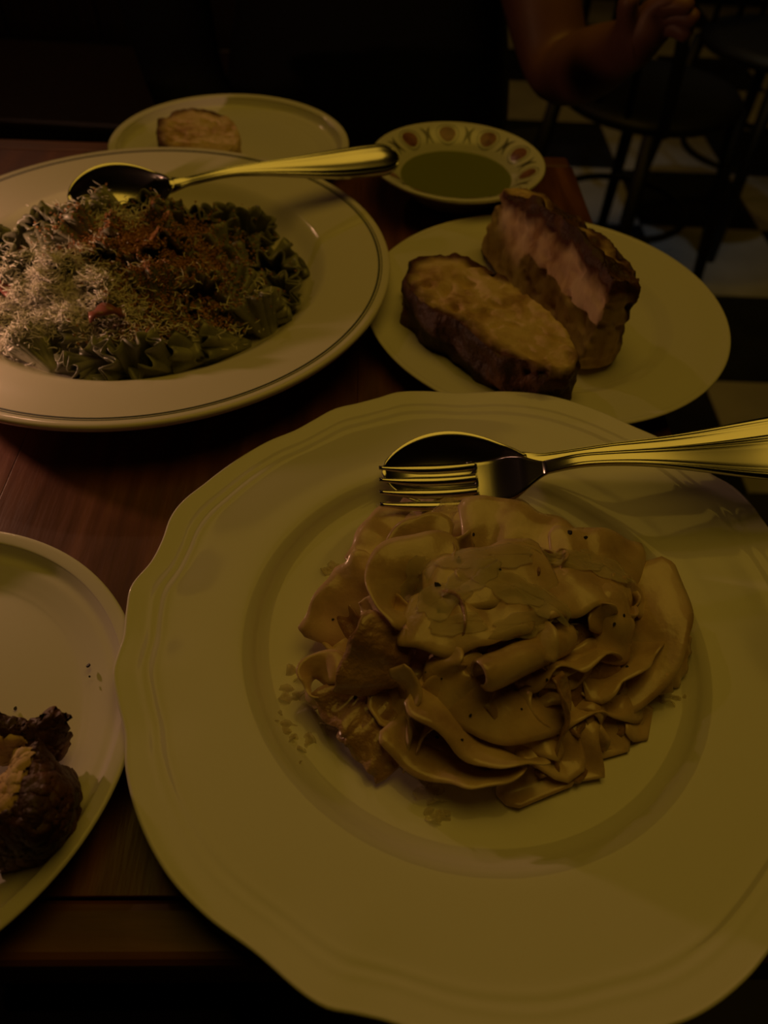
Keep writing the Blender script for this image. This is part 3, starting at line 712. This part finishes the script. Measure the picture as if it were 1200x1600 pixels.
# pepper
random.seed(5)
pv = [Vector((math.cos(a)*(1 if k % 2 else .7), math.sin(a)*(.8 if k % 3 else 1.1), z)) for z in (-.5, .5) for k, a in enumerate([i*PI/3 for i in range(6)])]
pf = [(0, 1, 2, 3, 4, 5)[::-1], (6, 7, 8, 9, 10, 11)]+[(i, (i+1) % 6, (i+1) % 6+6, i+6) for i in range(6)]
pme = bpy.data.meshes.new('pepper_fleck'); pme.from_pydata([tuple(v) for v in pv], [], pf); pme.materials.append(M_pepper)
PEP = [(717, 876, 56, 1.8), (684, 915, 54, 1.9), (780, 890, 57, 1.3), (686, 955, 53, 1.2), (405, 1052, 8.8, .9), (960, 975, 43, 1.0), (975, 962, 43, .9), (855, 1062, 30, .9), (815, 1108, 28, .7), (555, 1090, 22, 1.1), (545, 1105, 20, .9), (690, 1060, 42, .6), (735, 1118, 32, .9), (885, 1110, 20, .9), (895, 1125, 18, .8), (520, 968, 22, .8), (980, 1042, 28, 1.0), (945, 1100, 18, .8), (665, 1050, 45, .6), (683, 1152, 24, 1.0), (722, 1156, 25, .8), (240, 1122, 17.5, .8), (252, 1140, 17.5, .6), (138, 1040, 10, 1.3), (140, 1057, 10, .7), (24, 1107, 6, 1.0), (740, 835, 46, .9), (890, 832, 46, 1.6), (915, 840, 46, 1.2), (530, 930, 15, 1.4)]
for px, py, z, r in PEP:
    o = bpy.data.objects.new('pepper_fleck', pme); C.objects.link(o); o.location = cast(px, py, z/1000, PB_, r/1000*.1) if z > 20 else W(px, py, z/1000)
    o.scale = (r/1000, r/1000*.8, r/1000*.6); o.rotation_euler = (random.uniform(-.5, .5), random.uniform(-.5, .5), random.uniform(0, 6))
    on_plate = z < 20
    if px < 200: tag(o, 'tiny dark crumb lying on the ivory side plate near the torn crust', 'crumb', 'crumbs on the side plate'); o.name = 'crumb'
    elif on_plate and px < 420: tag(o, 'tiny black pepper fleck on the bare left rim of the scalloped plate', 'pepper', 'pepper flecks on the plate')
    else: tag(o, 'tiny black pepper fleck stuck to the pappardelle', 'pepper', 'pepper flecks on the pappardelle')

# ------------------------------------------------------------------ frilly spinach pasta in the left bowl
def gigli(seed, A, n1=92, n2=11):
    rnd = random.Random(seed); g = []; L = .030*rnd.uniform(.9, 1.1); fr = rnd.uniform(5, 7.5)
    for i in range(n1):
        a = A*i/(n1-1); row = []
        for j in range(n2):
            t = j/(n2-1)
            r = (.0026+.0110*t**1.2)*(1-.085*a/PI*.6)+.0034*math.sin(fr*a)*t**2.2
            row.append(Vector((r*math.cos(a), r*math.sin(a), L*(t-.5)+.0022*math.cos(fr*a+1)*t**3)))
        g.append(row)
    V, Fc = sheet(g, .0015)
    me = bpy.data.meshes.new('frilled_pasta'); me.from_pydata([tuple(v) for v in V], [], Fc); me.update()
    me.polygons.foreach_set('use_smooth', [True]*len(me.polygons)); me.materials.append(M_spin); return me
GM = [gigli(s, a) for s, a in ((1, 2.7*PI), (2, 2.3*PI), (3, 3.1*PI))]
MC = Vector((LB[0]-.004, LB[1]-.012)); MA, MB_ = .108, .096
def mound2(x, y):
    u, v = (x-MC.x)/MA, (y-MC.y)/MB_
    r2 = u*u+v*v
    peak = math.exp(-((x+.185)**2+(y-.448)**2)/.0042)
    return .012+.022*max(0, 1-r2)**.55+.016*peak
random.seed(99); placed = []
cand = 0
for layer, (dz, mind) in enumerate(((-.004, .0195), (-.019, .024))):
    pl = []
    for tr in range(3000):
        a = random.uniform(0, 2*PI); r = math.sqrt(random.random())*.93
        x, y = MC.x+MA*r*math.cos(a), MC.y+MB_*r*math.sin(a)
        if y-LB[1] > .062 and x > -.17: continue
        if all((x-p)**2+(y-q)**2 > mind**2 for p, q in pl): pl.append((x, y))
        if len(pl) > 95: break
    for x, y in pl:
        z = max(mound2(x, y)+dz, .0155)
        o = bpy.data.objects.new('frilled_pasta', random.choice(GM)); C.objects.link(o)
        rr = math.hypot(x-LB[0], y-LB[1])
        z = max(z, zprof(LBP, rr)+.0075)
        o.location = (x, y, TZ+z)
        o.rotation_euler = (random.uniform(-1.5, 1.5), random.uniform(-1.5, 1.5), random.uniform(0, 6.28))
        s = random.uniform(.85, 1.15); o.scale = (s, s, s)
        if layer: lab = 'frilly green pasta bell buried at the bottom of the heap in the cream bowl'
        elif y < MC.y-.055: lab = 'frilly green pasta bell at the front of the heap by the near rim'
        elif x > MC.x+.05: lab = 'frilly green pasta bell at the bare right end of the heap'
        elif x < MC.x-.04: lab = 'frilly green pasta bell under the grated cheese at the left of the heap'
        elif y > MC.y+.045: lab = 'frilly green pasta bell at the back of the heap beside the spoon'
        else: lab = 'frilly green pasta bell under the breadcrumbs in the middle of the heap'
        tag(o, lab, 'pasta', 'frilled green pasta in the cream bowl')
        if layer == 0: placed.append((x, y, z))

SB_ = bvh_of([o for o in C.objects if o.name.startswith('frilled_pasta')])
def top2(x, y):
    h = SB_.ray_cast(Vector((x, y, TZ+.2)), Vector((0, 0, -1)))
    m_ = mound2(x, y)
    return max(h[0].z-TZ-.001, m_+.0015) if h[0] else m_+.001
def strands(name, n, fn, m, rad, ln, label, cat):
    V = []; Fc = []
    for i in range(n):
        x, y, z = fn()
        d = random.uniform(0, 2*PI); el = random.uniform(-.5, .5); L = ln*random.uniform(.4, 1.3); cu = random.uniform(-2.2, 2.2)
        p = Vector((x, y, z)); pts = []
        for k in range(5):
            pts.append(p.copy()); d += cu/4; p = p+Vector((math.cos(d)*math.cos(el), math.sin(d)*math.cos(el), math.sin(el)))*L/4; el += random.uniform(-.35, .35)
        r = rad*random.uniform(.6, 1.3)
        v, f = tube(pts, [r*.4, r, r*1.1, r, r*.4], 4); o_ = len(V); V += v; Fc += [tuple(q+o_ for q in ff) for ff in f]
    c = Vector((LB[0], LB[1], TZ+.03)); o = obj(name, [v-c for v in V], Fc, m); o.location = c
    tag(o, label, cat, None, 'stuff'); return o
def pick(blobs, zoff):
    tot = sum(b[4] for b in blobs); r = random.uniform(0, tot)
    for px, py, sx, sy, wgt in blobs:
        r -= wgt
        if r <= 0: break
    for _ in range(50):
        qx, qy = random.gauss(px, sx), random.gauss(py, sy)
        zz = .035
        for _ in range(4):
            p = W(qx, qy, zz); zz = mound2(p.x, p.y)+.003
        if ((p.x-MC.x)/MA)**2+((p.y-MC.y)/MB_)**2 < .97: break
    return p.x, p.y, TZ+top2(p.x, p.y)+zoff*random.random()
random.seed(3)
cb = [(95, 440, 46, 26, 3.8), (60, 480, 38, 24, 2.2), (150, 480, 40, 22, 1.3), (25, 535, 18, 30, 1.1), (165, 345, 36, 10, .7), (190, 510, 50, 22, .7), (300, 470, 80, 40, .45), (350, 520, 60, 30, .15)]
strands('grated_cheese', 7500, lambda: pick(cb, .0050), M_grate, .00031, .0060, 'fluffy white grated cheese heaped over the left side of the green pasta', 'cheese')
cs = [(220, 375, 60, 24, 3), (270, 400, 55, 30, 2.5), (170, 385, 40, 18, 1.3), (300, 440, 60, 32, 1.6), (240, 455, 70, 24, 1.0), (230, 520, 50, 12, .5), (330, 490, 40, 20, .4)]
V = []; Fc = []
cor = [Vector(c) for c in ((1, 0, 0), (-1, 0, 0), (0, 1, 0), (0, -1, 0), (0, 0, 1), (0, 0, -1))]
of = [(0, 2, 4), (2, 1, 4), (1, 3, 4), (3, 0, 4), (2, 0, 5), (1, 2, 5), (3, 1, 5), (0, 3, 5)]
for i in range(13000):
    p = Vector(pick(cs, .0035)); r = random.uniform(.0003, .0010)
    R = Matrix.Rotation(random.uniform(0, 6), 3, Vector((random.random(), random.random(), random.random()+.1)).normalized())
    b = len(V); V += [p+R @ (c*r*random.uniform(.6, 1.4)) for c in cor]; Fc += [tuple(b+q for q in f) for f in of]
cC = Vector((LB[0], LB[1], TZ+.03)); bc = obj('toasted_breadcrumbs', [v-cC for v in V], Fc, M_crumbs, smooth=False); bc.location = cC
tag(bc, 'toasted orange-brown breadcrumbs sprinkled over the crown of the green pasta', 'breadcrumbs', None, 'stuff')
for px, py, z, r, lab in ((4, 450, 40, .010, 'dark red shred of cured pork at the left of the green pasta'), (40, 395, 34, .008, 'browned pork shred above the grated cheese'), (165, 490, 44, .009, 'pink pork shred under the grated cheese in the middle')):
    g = []
    c = W(px, py, z/1000); aa = random.uniform(0, 3)
    for i in range(14):
        s = i/13*2-1
        g.append([Vector((math.cos(aa)*s*r-math.sin(aa)*q*.004, math.sin(aa)*s*r+math.cos(aa)*q*.004, .003*math.cos(s*2)+.0012*math.sin(5*s+q*2))) for q in (-1, -.5, 0, .5, 1)])
    V, Fc = sheet(g, .003); o = obj('pork_shred', V, Fc, M_ham); o.location = c; tag(o, lab, 'meat', 'pork shreds in the green pasta')

# ------------------------------------------------------------------ candle and pendant (just out of frame)
cn = empty('candle', CANDLE); tag(cn, 'short lit candle in a metal holder on the left of the table', 'candle')
V, Fc = lathe([(0, .0008), (.024, .0008), (.027, .003), (.027, .008), (.012, .010), (.0115, .022), (.0122, .022), (.0122, .030), (.0108, .030), (.0105, .012), (0, .012)], 40); obj('holder', V, Fc, M_tin, cn)
V, Fc = lathe([(0, .012), (.0102, .0122), (.0102, .043), (.0085, .0455), (0, .045)], 40); wx = obj('wax', V, Fc, M_wax, cn)
V, Fc = tube([(0, 0, .044), (.0004, 0, .049), (.001, 0, .054)], .0007, 6); obj('wick', V, Fc, M_pepper, wx)
V, Fc = lathe([(0, .051), (.0028, .055), (.0036, .058), (.003, .062), (.0012, .066), (0, .068)], 16); obj('flame', V, Fc, M_flame, cn)
pn = empty('pendant_lamp', LAMP_POS); tag(pn, 'wide brass drum lamp hanging above the table', 'lamp')
V, Fc = lathe([(.670, -.01), (.675, .0), (.675, .20), (.665, .205), (.665, -.008)], 96); obj('shade', V, Fc, M_brass, pn)
V, Fc = lathe([(0, .20), (.665, .20), (.665, .206), (0, .206)], 96); obj('top_disc', V, Fc, M_brass, pn)
V, Fc = tube([(0, 0, .20), (0, 0, .50)], .004, 8); obj('cord', V, Fc, M_blackwood, pn)

gl = empty('globe_lamp', (-1.0, 1.75, TZ+1.05)); tag(gl, 'small glowing globe lamp hanging over the wooden settle', 'lamp')
V, Fc = lathe([(.030*math.sin(PI*k/16)+1e-5, -.030*math.cos(PI*k/16)) for k in range(17)], 24); obj('globe', V, Fc, M_globe, gl)
V, Fc = lathe([(0, .026), (.014, .026), (.016, .060), (.006, .070), (0, .070)], 20); obj('cap', V, Fc, M_brass, gl)
V, Fc = tube([(0, 0, .068), (0, 0, .90)], .003, 8); obj('cord', V, Fc, M_blackwood, gl)
# ------------------------------------------------------------------ bench seat on the near side, settle and chairs behind
bs = empty('bench_seat', (0.0, -.22, 0)); tag(bs, 'dark brown upholstered bench seat at the near side of the table', 'bench')
V, Fc = box_bevel(.05, 0, .42, 1.3, .46, .09, .03, 4); obj('cushion', V, Fc, M_leather, bs)
V, Fc = box_bevel(.05, 0, .19, 1.26, .42, .36, .006, 2); obj('base', V, Fc, M_blackwood, bs, smooth=False)
st_ = empty('settle', (-.46, 1.72, 0)); tag(st_, 'dark wooden settle with a tall panelled back behind the far diner', 'bench')
V, Fc = box_bevel(0, -.12, .43, 1.20, .40, .045, .008, 2); obj('seat', V, Fc, M_darkwood, st_, smooth=False)
for k in range(6):
    V, Fc = box_bevel(-.5+k*.2, .10, .80, .196, .025, .70, .004, 2); obj('back_board', V, Fc, M_darkwood, st_, smooth=False)
V, Fc = box_bevel(0, .10, 1.17, 1.22, .05, .05, .008, 2); obj('top_rail', V, Fc, M_darkwood, st_, smooth=False)
for sx in (-.57, .57):
    for sy in (-.29, .08):
        V, Fc = box_bevel(sx, sy, .205, .05, .05, .41, .004, 2); obj('leg', V, Fc, M_darkwood, st_, smooth=False)

def chair(loc, rz, label):
    t = empty('wooden_chair', loc); t.rotation_euler = (0, 0, rz); tag(t, label, 'chair', 'dark chairs in the aisle')
    V, Fc = lathe([(0, .455), (.15, .457), (.185, .452), (.19, .44), (.18, .43), (0, .43)], 40); obj('seat', V, Fc, M_blackwood, t)
    for sx in (-1, 1):
        for sy in (-1, 1):
            V, Fc = tube([(sx*.13, sy*.13, .435), (sx*.15, sy*.15, .2), (sx*.165, sy*.165, 0)], [.016, .015, .012], 10); obj('leg', V, Fc, M_blackwood, t)
    ring = [(.15*math.cos(a), .15*math.sin(a), .20) for a in [2*PI*k/36 for k in range(37)]]
    V, Fc = tube(ring, .008, 8, False); obj('stretcher_ring', V, Fc, M_blackwood, t)
    hoop = [(.17*math.cos(a), .15+.02*math.sin(a), .45+.46*math.sin(a)) for a in [PI*k/24 for k in range(25)]]
    V, Fc = tube(hoop, .012, 10); hp = obj('back_hoop', V, Fc, M_blackwood, t)
    for x in (-.08, 0, .08):
        V, Fc = tube([(x, .15, .45), (x*.9, .168, .45+.455*math.sqrt(1-(x/.17)**2))], .007, 8); obj('spindle', V, Fc, M_blackwood, hp)
    return t
chair((.88, 2.08, 0), .5, 'black round-seated wooden chair standing on the tiles at the right')
chair((.50, 1.72, 0), 2.2, 'black round-seated wooden chair just behind the table corner')

# ------------------------------------------------------------------ diner across the table
def skin_mesh(name, joints, edges, m, parent, sub=2, root=0):
    me = bpy.data.meshes.new(name); names = list(joints); ix = {n: i for i, n in enumerate(names)}
    me.from_pydata([tuple(Vector(joints[n][:3])) for n in names], [(ix[a], ix[b]) for a, b in edges], [])
    o = bpy.data.objects.new(name, me); C.objects.link(o)
    md = o.modifiers.new('skin', 'SKIN'); md.use_smooth_shade = True; md.branch_smoothing = .4
    for n in names:
        r = joints[n][3]; r = r if isinstance(r, tuple) else (r, r)
        me.skin_vertices[0].data[ix[n]].radius = r
    for v in me.skin_vertices[0].data: v.use_root = False
    me.skin_vertices[0].data[root].use_root = True
    s = o.modifiers.new('sub', 'SUBSURF'); s.levels = sub; s.render_levels = sub
    dg = bpy.context.evaluated_depsgraph_get(); ev = o.evaluated_get(dg); nm = bpy.data.meshes.new_from_object(ev)
    bpy.data.objects.remove(o, do_unlink=True)
    nm.polygons.foreach_set('use_smooth', [True]*len(nm.polygons)); nm.materials.clear(); nm.materials.append(m)
    o = bpy.data.objects.new(name, nm); C.objects.link(o); o.parent = parent
    return o
pr = empty('person', (-.10, 1.05, 0)); tag(pr, 'person in a black top across the table with hands held together', 'person')
bx, by = -.10, 1.05
def L_(x, y, z, r): return (x-bx, y-by, z+TZ, r)
def ray_at(px, py, y):
    lo_, hi_ = -.75, .30
    for _ in range(60):
        mid = (lo_+hi_)/2
        if W(px, py, mid).y > y: lo_ = mid
        else: hi_ = mid
    return W(px, py, lo_)
def LP(px, py, y, r): p = ray_at(px, py, y); return (p.x-bx, p.y-by, p.z, r)
J = {
 'pel': L_(-.055, 1.13, -.24, (.20, .12)), 'spine': L_(-.055, 1.10, -.10, (.185, .11)), 'chest': L_(-.06, 1.08, .10, (.165, .105)), 'ub': L_(-.07, 1.05, .20, (.12, .08)),
 'neck': L_(-.10, 1.03, .28, .052), 'head0': L_(-.10, 1.00, .35, (.066, .075)), 'head1': L_(-.10, .985, .43, (.075, .092)), 'head2': L_(-.10, 1.0, .50, (.060, .072)),
 'shR': L_(.085, 1.05, .19, .056), 'uaR': L_(.12, .99, .09, .047), 'elR': LP(872, 118, .93, .040), 'faR': LP(925, 100, .86, .036), 'wrR': LP(978, 74, .80, .026),
 'shL': L_(-.285, 1.05, .19, .056), 'uaL': L_(-.31, 1.08, .04, .046), 'elL': L_(-.30, 1.10, -.10, .040), 'faL': L_(-.24, 1.0, -.15, .036), 'wrL': L_(-.18, .93, -.16, .026),
 'hipR': L_(-.02, 1.12, -.26, .09), 'knR': L_(.0, .78, -.245, .066), 'anR': L_(.0, .80, -.66, .042), 'toR': L_(.01, .66, -.72, .03),
 'hipL': L_(-.19, 1.12, -.26, .09), 'knL': L_(-.22, .78, -.245, .066), 'anL': L_(-.22, .80, -.66, .042), 'toL': L_(-.23, .66, -.72, .03)}
E_ = [('pel', 'spine'), ('spine', 'chest'), ('chest', 'ub'), ('ub', 'neck'), ('neck', 'head0'), ('head0', 'head1'), ('head1', 'head2'),
      ('ub', 'shR'), ('shR', 'uaR'), ('uaR', 'elR'), ('elR', 'faR'), ('faR', 'wrR'), ('ub', 'shL'), ('shL', 'uaL'), ('uaL', 'elL'), ('elL', 'faL'), ('faL', 'wrL'),
      ('pel', 'hipR'), ('hipR', 'knR'), ('knR', 'anR'), ('anR', 'toR'), ('pel', 'hipL'), ('hipL', 'knL'), ('knL', 'anL'), ('anL', 'toL')]
# hand of the raised arm: palm, four fingers, thumb (pixels give the pose, depth in metres)
J['pa1'] = LP(1000, 62, .785, .024); J['pa2'] = LP(1020, 40, .775, (.027, .017)); E_ += [('wrR', 'pa1'), ('pa1', 'pa2')]
fing = [[(1012, 12, .770), (1040, -4, .762), (1066, 2, .757)], [(1030, 14, .768), (1062, 4, .757), (1086, 14, .752)], [(1042, 24, .768), (1074, 22, .757), (1092, 36, .753)], [(1044, 40, .770), (1068, 46, .760), (1080, 60, .756)]]
for k, f in enumerate(fing):
    prev = 'pa2'
    for q, (a, b, c) in enumerate(f):
        n = 'f%d%d' % (k, q); J[n] = LP(a, b, c, (.0095, .0090, .0075)[q]); E_.append((prev, n)); prev = n
prev = 'pa1'
for q, (a, b, c) in enumerate([(985, 34, .775), (978, 8, .765), (990, -12, .758)]):
    n = 't%d' % q; J[n] = LP(a, b, c, (.012, .010, .008)[q]); E_.append((prev, n)); prev = n
skin_mesh('body', J, E_, M_skin, pr, 2, 0)
Sh = {k: J[k] for k in ('pel', 'spine', 'chest', 'ub', 'shR', 'uaR', 'shL', 'uaL', 'elL', 'faL', 'wrL')}
def fat(v, d): r = v[3]; r = r if isinstance(r, tuple) else (r, r); return (*v[:3], (r[0]+d, r[1]+d))
Sh = {k: fat(v, .016) for k, v in Sh.items()}
Sh['spine'] = fat(J['spine'], .03); Sh['pel'] = fat(J['pel'], .02)
skin_mesh('shirt', Sh, [('pel', 'spine'), ('spine', 'chest'), ('chest', 'ub'), ('ub', 'shR'), ('shR', 'uaR'), ('ub', 'shL'), ('shL', 'uaL'), ('uaL', 'elL'), ('elL', 'faL'), ('faL', 'wrL')], M_black, pr, 2, 0)
Tr = {k: fat(J[k], .014) for k in ('pel', 'hipR', 'knR', 'anR', 'hipL', 'knL', 'anL')}
skin_mesh('trousers', Tr, [('pel', 'hipR'), ('hipR', 'knR'), ('knR', 'anR'), ('pel', 'hipL'), ('hipL', 'knL'), ('knL', 'anL')], M_denim, pr, 2, 0)
V, Fc = lathe([(.088, .0), (.094, .04), (.090, .085), (.066, .118), (.03, .132), (0, .135)], 32)
obj('hair', [Vector((v[0]*.92, v[1]*1.12+.012, v[2]))+Vector((-.10-bx, 1.0-by, TZ+.425)) for v in V], Fc, M_hair, pr)
for sx in (-1, 1):
    V, Fc = lathe([(0, .008), (.006, .006), (.009, 0), (.006, -.006), (0, -.008)], 14); obj('eye', [Vector(v)+Vector((sx*.03, .905-by, TZ+.44)) for v in V], Fc, M_hair, pr)
